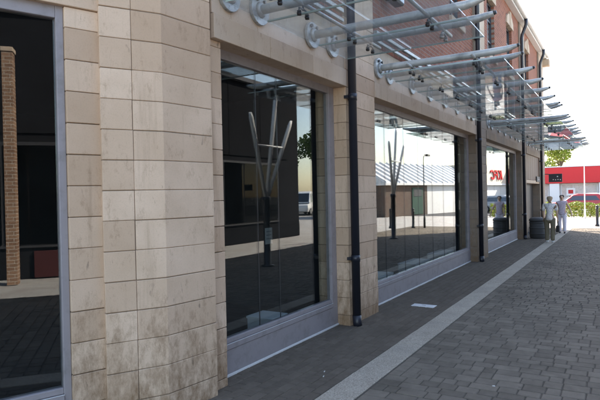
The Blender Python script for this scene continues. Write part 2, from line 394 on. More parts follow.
def split(a, b, n):
    return [(a+(b-a)*i/n, a+(b-a)*(i+1)/n) for i in range(n)]
ARMS = [[4.03, 4.51, 5.57, 6.11], [7.62, 8.06, 9.12, 10.15, 11.13, 12.12, 13.1, 13.5],
        [15.35, 15.8, 16.8, 17.8, 18.8, 19.7, 20.4], [22.3, 22.75, 23.75, 24.75, 25.5]]
def lintel(x0, x1, arms, mat):
    p = MB().box(x0, x1, YS+.02, 3.6, ZL0+.004, ZU-.01).build('lintel', 'mortar', B)
    n = max(2, round((x1-x0)/1.05)); me = [block_mesh((x1-x0)/n-.005, .46, ZL1-ZL0-.006, mat)]
    for a, b in split(x0, x1, n): place('stone_block', me[0], p, ((a+b)/2, YS-.022+J(.001), ZL0))
    xs = [x0]+[a for a in arms if a-x0 > .3 and x1-a > .3]; xs = [xs[0]]+[xs[i] for i in range(1, len(xs)) if xs[i]-xs[i-1] > .4]+[x1]
    for a, b in zip(xs, xs[1:]): place('stone_block', block_mesh(b-a-.005, .4, ZU-ZL1-.006, mat), p, ((a+b)/2, YS+.004+J(.001), ZL1))
    return p
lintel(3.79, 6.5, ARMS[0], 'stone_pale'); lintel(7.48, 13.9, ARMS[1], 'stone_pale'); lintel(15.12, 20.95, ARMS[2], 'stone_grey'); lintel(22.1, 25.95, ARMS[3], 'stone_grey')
p = MB().box(-6, .05, .03, .4, ZL0+.004, ZU-.01, X=LX).build('lintel', 'mortar', B)
for i in range(6):
    place('stone_block', block_mesh(.993, .38, ZL1-ZL0-.006, 'stone'), p, LX @ Vector((-.44-i, -.02, ZL0)), (0, 0, LROT))
    place('stone_block', block_mesh(.993, .36, ZU-ZL1-.006, 'stone'), p, LX @ Vector((-.44-i, .004, ZL1)), (0, 0, LROT))

# shop windows
def shop_window(x0, x1, joints, X=None, yf=YF, jl=.10, jr=.15, top=3.21, sill=.335):
    X = X or Matrix(); yg = yf+.035
    f = MB()
    f.box(x0, x0+jl, yf, yf+.08, .03, top, X).box(x1-jr, x1, yf, yf+.08, .03, top, X)
    f.box(x0+jl, x1-jr, yf+.002, yf+.08, top-.11, top, X)
    f.box(x0+jl, x1-jr, yf-.012, yf+.08, sill-.075, sill-.02, X).box(x0+jl, x1-jr, yf+.006, yf+.08, sill-.018, sill+.028, X)
    fo = f.build('shop_window', 'frame', B, .004)
    MB().box(x0+.006, x1-.006, yf-.004, yf+.06, .022, sill-.078, X).build('stall_riser', 'frame', fo, .004)
    MB().box(x0+.004, x1-.004, yf-.016, yf+.05, -.004, .021, X).build('sealant_and_highlight', 'sealant_and_highlight', fo, .003)
    MB().box(x0+jl, x1-jr, yf-.0135, yf-.006, sill-.022, sill-.0185, X).build('sealant_and_highlight', 'sealant_and_highlight', fo)  # thin white strip: a highlight along the sill rail, put into the colour
    xs = [x0+jl]+joints+[x1-jr]
    for a, b in zip(xs, xs[1:]):
        MB().box(a+.004, b-.004, yg, yg+.012, sill+.03, top-.112, X).build('pane', 'pane', fo)
    for a in joints: MB().box(a-.0035, a+.0035, yg+.001, yg+.011, sill+.03, top-.112, X).build('silicone_joint', 'frame_dark', fo)
    return fo
shop_window(3.95, 6.5, [4.74, 5.15])
shop_window(7.48, 13.9, [8.38, 9.28, 10.06, 10.95, 11.75, 12.55, 13.2])
shop_window(15.12, 20.95, [16.2, 17.2, 18.2, 19.2, 20.0])
shop_window(-4.2, -.222, [-2.2], LX, .03, .08, .055)
p = MB().box(-4.75, -4.2, .0, .35, 0, ZL0, X=LX).build('stone_pier', 'mortar', B)
for z, h in courses(-.02, ZL0-.002): place('stone_block', block_mesh(.55, .1, h-random.choice((.003, .005, .007)), 'stone'), p, LX @ Vector((-4.475, -.012, z+.002)), (0, 0, LROT))

# upper brick storey with its window openings
WIN = [(8.65, 9.65), (11.85, 12.85), (15.66, 16.66), (18.6, 19.6), (22.35, 23.35)]
WZ0, WZ1 = 5.55, 7.25
cuts = [7.48] ; yb0, yb1 = YS+.035, 3.5
def upper(x0, x1):
    mb = MB(); ws = [q for q in WIN if q[0] > x0 and q[1] < x1]; x = x0
    for a, b in ws:
        mb.box(x, a, yb0, yb1, ZU, EAVE-.1); mb.box(a, b, yb0, yb1, ZU, WZ0); mb.box(a, b, yb0, yb1, WZ1+.3, EAVE-.1); x = b
    mb.box(x, x1, yb0, yb1, ZU, EAVE-.1); mb.build('upper_wall', 'brick', B)
upper(3.79, 6.52); upper(7.46, 13.92); upper(15.1, 20.97); upper(22.08, 25.97)
MB().box(-6, -.01, .035, .4, ZU, EAVE-.1, X=LX).build('upper_wall', 'brick', B)
for a, b in WIN:
    wf = MB(); y0 = YS+.12
    wf.box(a+.002, a+.08, y0, y0+.07, WZ0+.06, WZ1).box(b-.08, b-.002, y0, y0+.07, WZ0+.06, WZ1).box(a+.08, b-.08, y0, y0+.07, WZ1-.09, WZ1).box(a+.08, b-.08, y0, y0+.07, WZ0+.06, WZ0+.15)
    wf.box((a+b)/2-.03, (a+b)/2+.03, y0+.004, y0+.06, WZ0+.15, WZ1-.09)
    for zz in (6.1, 6.7): wf.box(a+.08, (a+b)/2-.03, y0+.006, y0+.06, zz-.025, zz+.025).box((a+b)/2+.03, b-.08, y0+.006, y0+.06, zz-.025, zz+.025)
    wo = wf.build('sash_window', 'navy', B, .004)
    MB().box(a+.06, b-.06, y0+.03, y0+.04, WZ0+.1, WZ1-.05).build('pane', 'pane_dark', wo)
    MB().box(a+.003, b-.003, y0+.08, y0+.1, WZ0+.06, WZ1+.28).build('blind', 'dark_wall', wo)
    # stone sill and a shallow arched head with a keystone
    MB().box(a-.08, b+.08, YS-.04, y0+.06, WZ0-.08, WZ0+.055).build('window_sill', 'stone_pale', wo, .01)
    n = 7; c = (a+b)/2; hw = (b-a)/2
    pts = [(c+(hw+.12)*math.cos(math.pi*i/n*1.0), WZ1+.02+(.34)*math.sin(math.pi*i/n)+.02) for i in range(n+1)]
    hd = MB(); prof = [(c+hw+.1, WZ1-.02)]+pts[1:-1]+[(c-hw-.1, WZ1-.02)]
    hd.add([(x, YS-.012, z) for x, z in prof]+[(x, YS+.2, z) for x, z in prof], [tuple(range(len(prof)-1,-1,-1)), tuple(range(len(prof), 2*len(prof)))]+[(i,(i+1)%len(prof),len(prof)+(i+1)%len(prof),len(prof)+i) for i in range(len(prof))])
    hd.build('window_head', 'stone_pale', wo)
    MB().box(c-.09, c+.09, YS-.035, YS+.1, WZ1-.06, WZ1+.46).build('keystone', 'stone_pale', wo, .01)
# eaves: fascia, gutter, roof, kneeler at the end
MB().box(3.6, END+.06, 2.98, 3.55, EAVE-.1, EAVE+.06).build('eaves_board', 'white_paint', B, .01)
MB().tube([(3.5, 2.92, EAVE+.03), (END+.12, 2.92, EAVE+.03)], .075, 10).build('gutter', 'white_paint', B)
MB().box(END-.25, END+.22, 2.86, 3.5, EAVE-.42, EAVE-.11).build('kneeler_stone', 'stone_pale', B, .03)
MB().add([(3.4,2.9,EAVE+.1),(END+.15,2.9,EAVE+.1),(END+.15,7.7,EAVE+1.7),(3.4,7.7,EAVE+1.7),(END+.15,12.5,EAVE+.1),(3.4,12.5,EAVE+.1)], [(0,1,2,3),(3,2,4,5)]).build('roof', 'roof', B)
MB().box(-6, 0, -.2, .5, EAVE-.1, EAVE+.06, X=LX).build('eaves_board', 'white_paint', B, .01)
# body: upper floor slab (also the shop ceiling), rear and end walls, floor
out = [(2.95, 3.6), (END-.3, 3.6), (END-.3, 12), (-1.0, 12), (-2.9, 5.75)]
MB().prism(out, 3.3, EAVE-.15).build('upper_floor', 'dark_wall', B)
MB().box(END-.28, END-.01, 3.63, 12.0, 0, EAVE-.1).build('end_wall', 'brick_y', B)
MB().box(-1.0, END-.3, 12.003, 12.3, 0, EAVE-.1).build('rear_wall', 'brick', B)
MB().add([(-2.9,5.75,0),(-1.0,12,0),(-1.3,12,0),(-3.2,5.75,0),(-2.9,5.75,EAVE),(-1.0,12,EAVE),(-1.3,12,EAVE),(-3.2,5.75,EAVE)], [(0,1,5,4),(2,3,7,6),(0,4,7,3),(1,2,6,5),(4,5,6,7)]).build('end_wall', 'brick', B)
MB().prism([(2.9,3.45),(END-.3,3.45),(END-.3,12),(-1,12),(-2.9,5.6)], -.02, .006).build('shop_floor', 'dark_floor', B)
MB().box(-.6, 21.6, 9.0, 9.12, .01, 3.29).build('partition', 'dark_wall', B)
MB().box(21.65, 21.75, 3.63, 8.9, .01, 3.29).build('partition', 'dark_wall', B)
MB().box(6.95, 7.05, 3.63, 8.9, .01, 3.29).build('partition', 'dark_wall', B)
# entrance bay beyond the last pier: brown panels over a dark doorway
en = MB().box(22.11, 25.94, YF+.12, YF+.2, .0, ZL0).build('entrance_screen', 'frame_dark', B)
for a, b in split(22.14, 25.92, 6): MB().box(a+.006, b-.006, YS+.03, YF+.118, 2.2, ZL0-.002).build('panel', 'brown_panel', en, .006)
MB().box(22.12, 25.93, YS+.02, YF+.11, 2.06, 2.19).build('transom', 'stone_pale', en, .006)
MB().box(22.3, 23.5, YF+.06, YF+.115, .75, 1.95).build('poster', 'white_paint', en, .004)
MB().box(22.62, 23.16, YF+.05, YF+.059, 1.1, 1.7).build('poster_print', 'concrete_bin', en)
MB().box(23.7, 25.7, YF+.10, YF+.118, .05, 2.0).build('door', 'black_metal', en, .004)
# wall floodlight above the second bay
fl = MB().box(7.85, 8.25, 2.93, 3.1, 4.72, 5.0).build('floodlight', 'black_metal', B, .02)
MB().tube([(8.05, 3.19, 4.86), (8.05, 3.09, 4.86)], .04, 10).build('bracket', 'black_metal', fl)
MB().box(7.88, 8.22, 2.924, 2.929, 4.75, 4.97).build('lens', 'pane_dark', fl)

# drainpipes
def pipe(x, swan=True):
    y = 3.075; pts = [(x, y, .06), (x, y, 7.35)]
    if swan: pts = [(x, y, .12), (x, y, 7.3), (x, y-.02, 7.42), (x, 2.95, 7.68), (x, 2.92, 7.78), (x, 2.92, EAVE-.03)]
    p = MB().tube(pts, .056, 14).build('drainpipe', 'navy', B)
    for z in (.9, 3.05, 5.6):
        MB().tube([(x, y, z-.045), (x, y, z+.045)], .0615, 14).build('pipe_collar', 'navy', p)
        MB().box(x-.085, x+.085, y+.03, YS+.012, z-.02, z+.02).build('pipe_bracket', 'navy', p)
    MB().tube([(x, y, .14), (x, y-.004, .05), (x, y-.012, -.004)], .060, 14).build('pipe_shoe', 'navy', p)
for x in (6.555, 13.97, 21.03, 26.03): pipe(x)

# ------------------------------------------------------------------ glass canopies
ZA, RA = 3.64, .049
def arm_mesh():
    mb = MB(); L = 2.0; n = 16
    st = [(0, 0, RA), (.3, 0, RA), (1.0, -.004, RA), (1.55, -.004, RA), (1.72, .0, .048), (1.82, .006, .043), (1.90, .02, .037), (1.96, .032, .026), (2.0, .04, .018)]
    mb.tube([(0, YS-s, ZA+dz) for s, dz, r in st], [r for s, dz, r in st], n)
    return mb
am = arm_mesh().mesh('arm', 'steel')
tipm = MB().tube([(0, YS-1.975, ZA+.0355), (0, YS-2.005, ZA+.0415)], [.0255, .0185], 12).mesh('arm_tip', 'steel_tip')
def ring(cx, cz, r, y0, y1, n=24, X=None):
    pr = [(cx+r*math.cos(2*math.pi*i/n), cz+r*math.sin(2*math.pi*i/n)) for i in range(n)]
    # a spur at the foot
    pr = [(x, z-.0*max(0, -math.sin(2*math.pi*i/n))**30) for i, (x, z) in enumerate(pr)]
    return MB().add([(x, y0, z) for x, z in pr]+[(x, y1, z) for x, z in pr], [tuple(range(n)), tuple(range(2*n-1, n-1, -1))]+[(i, n+i, n+(i+1) % n, (i+1) % n) for i in range(n)])
flm = ring(0, ZA, .152, YS-.035, YS+.003).mesh('wall_flange', 'flange', .004)
blm = []
for a in (55, 125):
    q = math.radians(a); blm.append(MB().tube([(.105*math.cos(q), YS-.034, ZA+.115*math.sin(q)), (.115*math.cos(q), YS-.055, ZA+.115*math.sin(q))], .022, 8).mesh('flange_bolt', 'black_metal'))
wd = MB().tube([(0, YS-.034, ZA), (0, YS-.07, ZA)], [.085, .06], 16).mesh('weld_collar', 'flange')
def clamp_mesh():
    mb = MB()
    mb.tube([(0, 0, ZA-.03), (0, 0, 3.535)], .010, 8)
    for dx in (-.075, .075):
        mb.tube([(0, 0, 3.55), (dx, 0, 3.545), (dx, 0, 3.518)], .009, 8)
        mb.tube([(dx, 0, 3.519), (dx, 0, 3.511)], .022, 12); mb.tube([(dx, 0, 3.4985), (dx, 0, 3.474)], [.026, .02], 12)
    return mb
clm = clamp_mesh().mesh('spider_clamp', 'black_metal')
clm2 = clamp_mesh().mesh('spider_clamp', 'flange')
CL = ['glass canopy on four steel arms over the shop window beside the corner pilaster', 'long glass canopy on eight steel arms between the first and second drainpipes',
      'glass canopy on seven steel arms over the third shop window', 'farthest glass canopy, over the brown panelled entrance bay']
for k, xs in enumerate(ARMS):
    C = thing('glass_canopy', (sum(xs)/len(xs), YS, ZA), CL[k], 'canopy', 'glass canopies along the shop front')
    x0, x1 = xs[0]-.2, xs[-1]+.22
    for x in xs:
        dz = J(.006)
        a = place('arm', am, C, (x, 0, dz), (J(.003), 0, J(.006)))
        place('wall_flange', flm, a, (x, 0, 0)).location -= Vector((x, 0, dz))-ORG[C.name]; 
        o = a.children[0]; o.location = (0, 0, 0)
        for me, nm in ((blm[0], 'flange_bolt'), (blm[1], 'flange_bolt'), (wd, 'weld_collar'), (tipm, 'arm_tip')):
            o = place(nm, me, a, (0,0,0)); o.location = (0, 0, 0)
        for y, cm in ((2.62, clm), (1.72, clm2 if x in (xs[-1],) else clm)):
            o = place('spider_clamp', cm, a, (0,0,0)); o.location = (0, y, 0)
    for y in (1.72, 2.62): MB().tube([(x0-.05, y, 3.60), (x1+.1, y, 3.60)], .02, 8).build('tie_rod', 'steel', C)
    MB().box(x0, x1, YS-.085, YS-.045, 3.985, 4.03).build('wall_rail', 'flange', C, .005)
    MB().box(x0, x1, YS-.085, YS-.03, 4.105, 4.16).build('wall_rail', 'steel', C, .005)
    for x in xs[::2]: MB().box(x-.02, x+.02, YS-.046, YS+.04, 3.99, 4.15).build('rail_bracket', 'steel', C)
    ed = [x0]+xs[1:-1]+[x1]
    for a, b in zip(ed, ed[1:]):
        for ya, yb in ((1.32, 2.16), (2.175, 3.03)):
            MB().box(a+.007, b-.007, ya, yb, 3.499, 3.511).build('glass_panel', 'canopy_glass', C)
            for xe in (a+.004, b-.0085): MB().box(xe, xe+.0045, ya, yb, 3.497, 3.513).build('glass_edge', 'edge', C)

# ------------------------------------------------------------------ things in the street
# white display plinths inside the shop
for i, (x, w_, lb) in enumerate(((5.5, .34, 'white display plinth on the floor inside the window beside the corner pilaster'), (8.9, .8, 'nearest of three pale plinths inside the long shop window'),
                       (11.0, .95, 'middle of three pale plinths inside the long shop window'), (13.0, 1.1, 'farthest of three pale plinths inside the long shop window'))):
    h = .29 if i == 0 else .32
    t = thing('display_plinth', (x, 3.85, .006), lb, 'plinth', 'plinths in the shop windows')
    MB().box(x-w_/2, x+w_/2, 3.62, 3.98, .05, h-.03).build('body', 'plinth', t, .004)
    MB().box(x-w_/2-.01, x+w_/2+.01, 3.61, 3.99, h-.029, h).build('top', 'plinth', t, .004)
    MB().box(x-w_/2+.03, x+w_/2-.03, 3.65, 3.95, .006, .049).build('foot', 'frame_dark', t)
t = thing('paper_notice', (5.05, 3.42, 1.15), 'pale paper notice inside the glass of the window beside the corner pilaster', 'notice')
MB().box(4.91, 5.05, 3.395, 3.399, 1.22, 1.40).build('sheet', 'notice', t)
for zz in (1.36, 1.32, 1.28): MB().box(4.93, 5.03, 3.3935, 3.3948, zz-.006, zz+.006).build('printed_line', 'notice_print', t)
# access cover
t = thing('access_cover', (8.15, 2.68, .0), 'pale metal access cover set in the dark pavement', 'cover')
MB().box(8.07, 8.25, 2.50, 2.86, -.02, .0065).build('frame', 'sealant_and_highlight', t, .003)
MB().box(8.085, 8.235, 2.515, 2.845, -.02, .0095).build('lid', 'sealant_and_highlight', t, .003)
MB().box(8.15, 8.17, 2.65, 2.71, .009, .0115).build('keyhole', 'black_metal', t)
# litter
LIT = ((4.68, 2.56), (4.55, 2.50), (5.02, 1.02))
for x, y, lb in ((LIT[0][0], LIT[0][1], 'pale cigarette butt on the dark bricks, nearer the shop window'), (LIT[1][0], LIT[1][1], 'pale cigarette butt on the dark bricks, nearer the pale edging'), (LIT[2][0], LIT[2][1], 'pale cigarette butt lying on the grey setts of the street')):
    a = random.uniform(0, 6); o = MB().tube([(x-.013*math.cos(a), y-.013*math.sin(a), .0065), (x+.013*math.cos(a), y+.013*math.sin(a), .0065)], .0042, 8).build('cigarette_butt', 'sealant_and_highlight', org=(x, y, .002))
    tag(o, lb, 'litter', 'cigarette butts on the paving')

# litter bin
t = thing('litter_bin', (21.6, 2.72, 0), 'squat round grey litter bin against the far stone pier', 'bin')
X = Matrix.Translation((21.6, 2.72, 0))
MB().lathe([(.25, .0), (.26, .02), (.28, .06), (.285, .3), (.285, .6), (.27, .63)], 24, X).build('body', 'concrete_bin', t)
for z in (.16, .36, .56): MB().lathe([(.287, z), (.296, z+.01), (.296, z+.04), (.287, z+.05)], 24, X).build('band', 'concrete_bin', t)
MB().lathe([(.29, .632), (.30, .65), (.30, .70), (.25, .745), (.16, .77)], 24, X).build('lid', 'concrete_bin', t)
MB().lathe([(.14, .7715), (.13, .775)], 20, X).build('opening', 'black_metal', t)

# bollards
def bollard(x, y, lb):
    t = thing('bollard', (x, y, -.014), lb, 'bollard', 'black bollards at the end of the street'); X = Matrix.Translation((x, y, -.014))
    MB().lathe([(.10, 0), (.10, .08), (.065, .11), (.06, .82), (.072, .84), (.072, .87), (.055, .89)], 16, X).build('post', 'black_metal', t)
    MB().lathe([(.05, .89), (.068, .93), (.06, .98), (.03, 1.01), (.006, 1.02)], 16, X).build('cap', 'black_metal', t)
bollard(29.5, 1.08, 'black bollard standing in sunlight before the hedge')
bollard(26.1, -3.5, 'black bollard farther from the shops, seen mirrored in the long window')
bollard(26.4, -2.4, 'black bollard nearer the shops, seen mirrored in the long window')

# lamp posts
def lamp_post(x, y, h, lb, mat):
    t = thing('lamp_post', (x, y, -.014), lb, 'lamp post'); X = Matrix.Translation((x, y, -.014))
    MB().lathe([(.055, 0), (.055, .5), (.035, .6), (.024, h-.3), (.02, h)], 14, X).build('post', mat, t)
    MB().tube([(x, y, h-.1), (x+.05, y, h+.1), (x+.3, y, h+.2), (x+.5, y, h+.2)], .025, 8).build('bracket', mat, t)
    MB().box(x+.4, x+.85, y-.1, y+.1, h+.14, h+.24).build('lamp_head', mat, t, .02)
lamp_post(37.5, 2.03, 4.4, 'slim pale lamp post rising behind the sunlit hedge', 'white_paint')
lamp_post(26.5, -1.85, 3.5, 'dark lamp post mirrored in the long shop window', 'black_metal')

# projecting sign at the end pier and the small one over the doorway
t = thing('projecting_sign', (27.0, 3.0, 2.13), 'dark blue hanging sign with small white marks projecting from the end pier', 'sign')
MB().box(27.86, 27.92, 2.42, 3.0, 2.14, 2.53).build('panel', 'navy', t, .006)
MB().box(27.85, 27.93, 3.0, 3.16, 2.5, 2.54).build('bracket', 'black_metal', t)
for (y, z, a, b) in ((2.62, 2.40, .05, .05), (2.5, 2.25, .04, .045), (2.6, 2.26, .045, .035), (2.7, 2.25, .035, .04), (2.8, 2.26, .04, .035)):
    MB().box(27.854, 27.859, y-a/2, y+a/2, z-b/2, z+b/2).build('white_mark', 'white_paint', t)
t = thing('shop_sign', (25.4, 3.05, 2.15), 'small dark sign fixed across the brown panels of the entrance', 'sign')
MB().box(24.9, 25.8, YS-.02, YS+.028, 2.13, 2.36).build('panel', 'navy', t, .005)
MB().box(25.2, 25.7, YS-.024, YS-.021, 2.22, 2.26).build('white_mark', 'frame', t)

# ------------------------------------------------------------------ people
def skin_body(name, mat, verts, edges, parent, X, sub=2):
    """verts: (x,y,z,rx,ry)"""
    me = bpy.data.meshes.new(name); me.from_pydata([v[:3] for v in verts], edges, []); ob = bpy.data.objects.new(name, me); COL.objects.link(ob)
    ob.modifiers.new('skin', 'SKIN'); s = ob.modifiers.new('sub', 'SUBSURF'); s.levels = s.render_levels = sub
    for i, v in enumerate(verts):
        d = me.skin_vertices[0].data[i]; d.radius = (v[3], v[4] if len(v) > 4 else v[3]); d.use_root = (i == 0)
    dg = bpy.context.evaluated_depsgraph_get(); dg.update()
    m2 = bpy.data.meshes.new_from_object(ob.evaluated_get(dg)); bpy.data.objects.remove(ob); bpy.data.meshes.remove(me)
    m2.transform(X); m2.materials.clear(); m2.materials.append(M[mat])
    for p in m2.polygons: p.use_smooth = True
    o = bpy.data.objects.new(name, m2); COL.objects.link(o); o.parent = parent; ORG[o.name] = ORG[parent.name]; return o

def person(loc, rz, H, label, hair_mat, top_mat, bot_mat, shoe_mat, stride=.12, arms=((.12, .02), (-.1, .02)), sleeve=True, bob=True, stoop=.0, wide=1.0):
    """local: faces +x, y left. arms: (elbow/hand swing in x, sideways spread) for left and right"""
    t = thing('person', loc, label, 'person'); s = H/1.68; X = Matrix.Rotation(rz, 4, 'Z') @ Matrix.Scale(s, 4)
    wv = wide; st = stride
    def leg(sg, fwd): return [(fwd*.15, sg*.095*wv, .86), (fwd*.55+.03, sg*.10, .49), (fwd*.9-.01, sg*.10, .10)]
    lf, rf = leg(1, st), leg(-1, -st)
    chest = (stoop*.6, 0, 1.22); neck = (stoop*1.0, 0, 1.42); head = (stoop*1.35+.02, 0, 1.58)
    def arm(sg, sw): return [(stoop*.8, sg*.165*wv, 1.36), (stoop*.8-.02+sw[0]*.4, sg*(.205*wv+sw[1]), 1.09), (stoop*.8+.05+sw[0], sg*(.205*wv+sw[1]*1.8), .86), (stoop*.8+.07+sw[0]*1.1, sg*(.203*wv+sw[1]*1.9), .79)]
    la, ra = arm(1, arms[0]), arm(-1, arms[1])
    # body: one continuous skin
    V = [(0,0,.95,.10,.14), (*chest,.10,.15), (stoop*.9,0,1.36,.07,.10), (*neck,.05,.05), (neck[0]+.01,0,1.48,.052,.05), (*head,.098,.082), (head[0],0,1.65,.075,.065)]
    E_ = [(0,1),(1,2),(2,3),(3,4),(4,5),(5,6)]
    for a in (la, ra):
        b = len(V); V += [(*a[0],.05), (*a[1],.037), (*a[2],.026), (*a[3],.03,.02)]; E_ += [(2,b),(b,b+1),(b+1,b+2),(b+2,b+3)]
    for lg in (lf, rf):
        b = len(V); V += [(*lg[0],.082), (*lg[1],.052), (*lg[2],.036), (lg[2][0]+.09, lg[2][1], .035,.03)]; E_ += [(0,b),(b,b+1),(b+1,b+2),(b+2,b+3)]
    body = skin_body('body', 'skin', V, E_, t, X)
    # fingers and face
    for a, sg in ((la, 1), (ra, -1)):
        fg = MB(); h = Vector(a[3]); d = (Vector(a[3])-Vector(a[2])).normalized()
        fg.tube([X @ (h-d*.05), X @ (h+d*.01), X @ (h+d*.05)], [.026*s, .034*s, .028*s], 10)
        for k in range(4):
            o = h+Vector((-.024+.016*k, 0, 0))+d*.02; l = (.075, .085, .08, .062)[3-k]
            fg.tube([X @ o, X @ (o+d*l*.55+Vector((.004, -sg*.006, 0))), X @ (o+d*l+Vector((.004, -sg*.022, 0)))], [.0085*s, .008*s, .006*s], 6)
        o = h+Vector((.02, 0, .03)); fg.tube([X @ o, X @ (o+Vector((.028, -sg*.008, -.025))), X @ (o+Vector((.034, -sg*.012, -.055)))], [.009*s, .009*s, .007*s], 6)
        o = fg.build('hand', 'skin'); o.parent = t; o.location = (0,0,0)
    fc = MB(); hx, hz = head[0], head[2]
    fc.tube([X @ Vector((hx+.078, 0, hz+.01)), X @ Vector((hx+.105, 0, hz-.028)), X @ Vector((hx+.082, 0, hz-.034))], [.008*s, .014*s, .008*s], 6)
    for sg in (1, -1): fc.tube([X @ Vector((hx-.01, sg*.066, hz+.02)), X @ Vector((hx-.015, sg*.082, hz)), X @ Vector((hx, sg*.07, hz-.03))], .011*s, 6)
    o = fc.build('nose_and_ears', 'skin'); o.parent = t; o.location = (0,0,0)
    ey = MB()
    for sg in (1, -1): ey.tube([X @ Vector((hx+.066, sg*.03, hz+.012)), X @ Vector((hx+.083, sg*.03, hz+.012))], .009*s, 8)
    ey.tube([X @ Vector((hx+.078, .02, hz-.06)), X @ Vector((hx+.084, 0, hz-.063)), X @ Vector((hx+.078, -.02, hz-.06))], .006*s, 6)
    o = ey.build('eyes_and_mouth', 'rubber'); o.parent = t; o.location = (0,0,0)
    # clothes
    V = [(0,0,.77,.155,.195*wv), (stoop*.1,0,.9,.135,.175*wv), (stoop*.3,0,1.05,.118,.155*wv), (chest[0],0,1.2,.125,.165*wv), (stoop*.85,0,1.36,.098,.14*wv), (stoop*.95,0,1.42,.068,.075)]
    E_ = [(0,1),(1,2),(2,3),(3,4),(4,5)]
    for a in (la, ra):
        b = len(V); m_ = Vector(a[0]).lerp(Vector(a[1]), .85 if sleeve else .18)
        V += [(*a[0],.076), (*m_, .062 if sleeve else .06)]; E_ += [(4,b),(b,b+1)]
    skin_body('top', top_mat, V, E_, t, X)
    V = [(0,0,.90,.118,.155*wv)]; E_ = []
    for lg in (lf, rf):
        b = len(V); V += [(lg[0][0], lg[0][1], .80, .112), (*lg[1], .086), (lg[2][0], lg[2][1], .13, .074), (lg[2][0], lg[2][1], .07, .076)]; E_ += [(0,b),(b,b+1),(b+1,b+2),(b+2,b+3)]
    skin_body('trousers', bot_mat, V, E_, t, X)
    for lg in (lf, rf):
        fx, fy = lg[2][0], lg[2][1]
        skin_body('shoe', shoe_mat, [(fx-.04, fy, .045, .046, .045), (fx+.06, fy, .04, .042, .04), (fx+.15, fy, .03, .036, .028)], [(0,1),(1,2)], t, X)
    hv = [(hx+.0, 0, hz+.085, .085, .075), (hx-.022, 0, hz+.045, .118, .104), (hx-.05, 0, hz-.03, .09, .092)]
    if bob: hv += [(hx-.055, 0, hz-.10, .062, .078)]
    skin_body('hair', hair_mat, hv, [(i, i+1) for i in range(len(hv)-1)], t, X)
    return t, X, la, ra
def cloth(name, col, var=.1, scale=20): M[name] = grainy(name, col, var, scale, .9, .2, 90, 0)
cloth('grey_fair_hair', (.42, .31, .20), .25, 40); cloth('dark_hair', (.03, .022, .018), .3, 40)
cloth('pale_print_shirt', (.74, .70, .67), .8, 22); cloth('khaki_cloth', (.20, .17, .115)); cloth('lilac_top', (.52, .45, .52), .5, 18); cloth('pale_lilac_cloth', (.74, .70, .78))
cloth('white_shoe', (.68, .68, .68)); cloth('dark_shoe', (.05, .05, .06)); cloth('dark_leather', (.03, .028, .028))
P1 = (19.9, 2.13, .0)
t, X, la, ra = person(P1, math.radians(-3), 1.56, 'person with fair grey hair, pale shirt and khaki trousers walking away', 'grey_fair_hair', 'pale_print_shirt', 'khaki_cloth', 'white_shoe', .05, ((.05, .0), (.0, .01)), stoop=.05, wide=1.12)
hp = Vector(P1)+X @ Vector(ra[3])
t = thing('handbag', (hp.x, hp.y, hp.z-.4), 'dark handbag hanging from the hand of the person in khaki trousers', 'handbag')
MB().box(hp.x-.14, hp.x+.14, hp.y-.05, hp.y+.05, hp.z-.38, hp.z-.16).build('bag_body', 'dark_leather', t, .03, seg=2)
MB().tube([(hp.x-.09, hp.y, hp.z-.17), (hp.x-.06, hp.y, hp.z-.05), (hp.x, hp.y, hp.z-.035), (hp.x+.06, hp.y, hp.z-.05), (hp.x+.09, hp.y, hp.z-.17)], .008, 8).build('strap', 'dark_leather', t)
person((24.4, 2.15, .0), math.radians(182), 1.56, 'person with dark hair, sleeveless lilac top and pale trousers walking towards the shops', 'dark_hair', 'lilac_top', 'pale_lilac_cloth', 'dark_shoe', .14, ((.1, .10), (-.06, .0)), sleeve=False)

# ------------------------------------------------------------------ vegetation
def leaves(mb, c, rad, n, size, flat=1.0, seed=0):
    rg = random.Random(seed)
    for _ in range(n):
        while True:
            p = Vector((rg.uniform(-1,1), rg.uniform(-1,1), rg.uniform(-1,1)))
            if .25 < p.length < 1: break
        q = Vector(c)+Vector((p.x*rad[0], p.y*rad[1], p.z*rad[2]))
        a = Vector((rg.gauss(0,1), rg.gauss(0,1), rg.gauss(0,1)*flat)).normalized(); b = a.orthogonal().normalized(); s = size*rg.uniform(.6, 1.3)
        a, b = a*s, b*s*.55
        mb.add([q-a, q+b*.9, q+a, q-b*.9], [(0,1,2,3)])
def tree(x, y, h, r, label, leaf, n=2600, size=.12, seed=1, th=None):
    rg = random.Random(seed); t = thing('tree', (x, y, -.014), label, 'tree', 'trees around the far open space'); th = th or h*.42
    tr = MB(); tr.tube([(x, y, -.05), (x+.05, y, th*.5), (x, y+.06, th), (x+.05, y, h*.72)], [.16, .13, .10, .04], 10)
    cl = MB()
    for i in range(11):
        a = 2.4*i; zz = th+(h-th)*rg.uniform(.15, .95); rr = r*math.sin(math.pi*min(.92, max(.2, (zz-th)/(h-th))))*rg.uniform(.45, .95)
        e = (x+rr*math.cos(a), y+rr*math.sin(a), zz)
        tr.tube([(x, y, th*.8+(zz-th)*.35), ((x+e[0])/2, (y+e[1])/2, (th+zz)/2+.1), e], [.06, .04, .015], 7)
        leaves(cl, e, (r*.42, r*.42, r*.34), n//11, size, seed=seed*50+i)
    tr.build('trunk', 'bark', t); tag(cl.build('crown', leaf, t), kind='stuff')
tree(72, 6.3, 8.6, 2.3, 'yellow-green tree rising behind the red fronted shop canopy tips', 'leaf_y', 3000, .2, seed=3, th=4.6)
tree(52, -21, 9.0, 3.2, 'tall green tree mirrored in the window beside the corner pilaster', 'leaf_d', 3200, .2, 5)
tree(46, -24, 8.5, 3.0, 'green tree beyond the white van, left of the other', 'leaf_d', 3200, .2, 8)
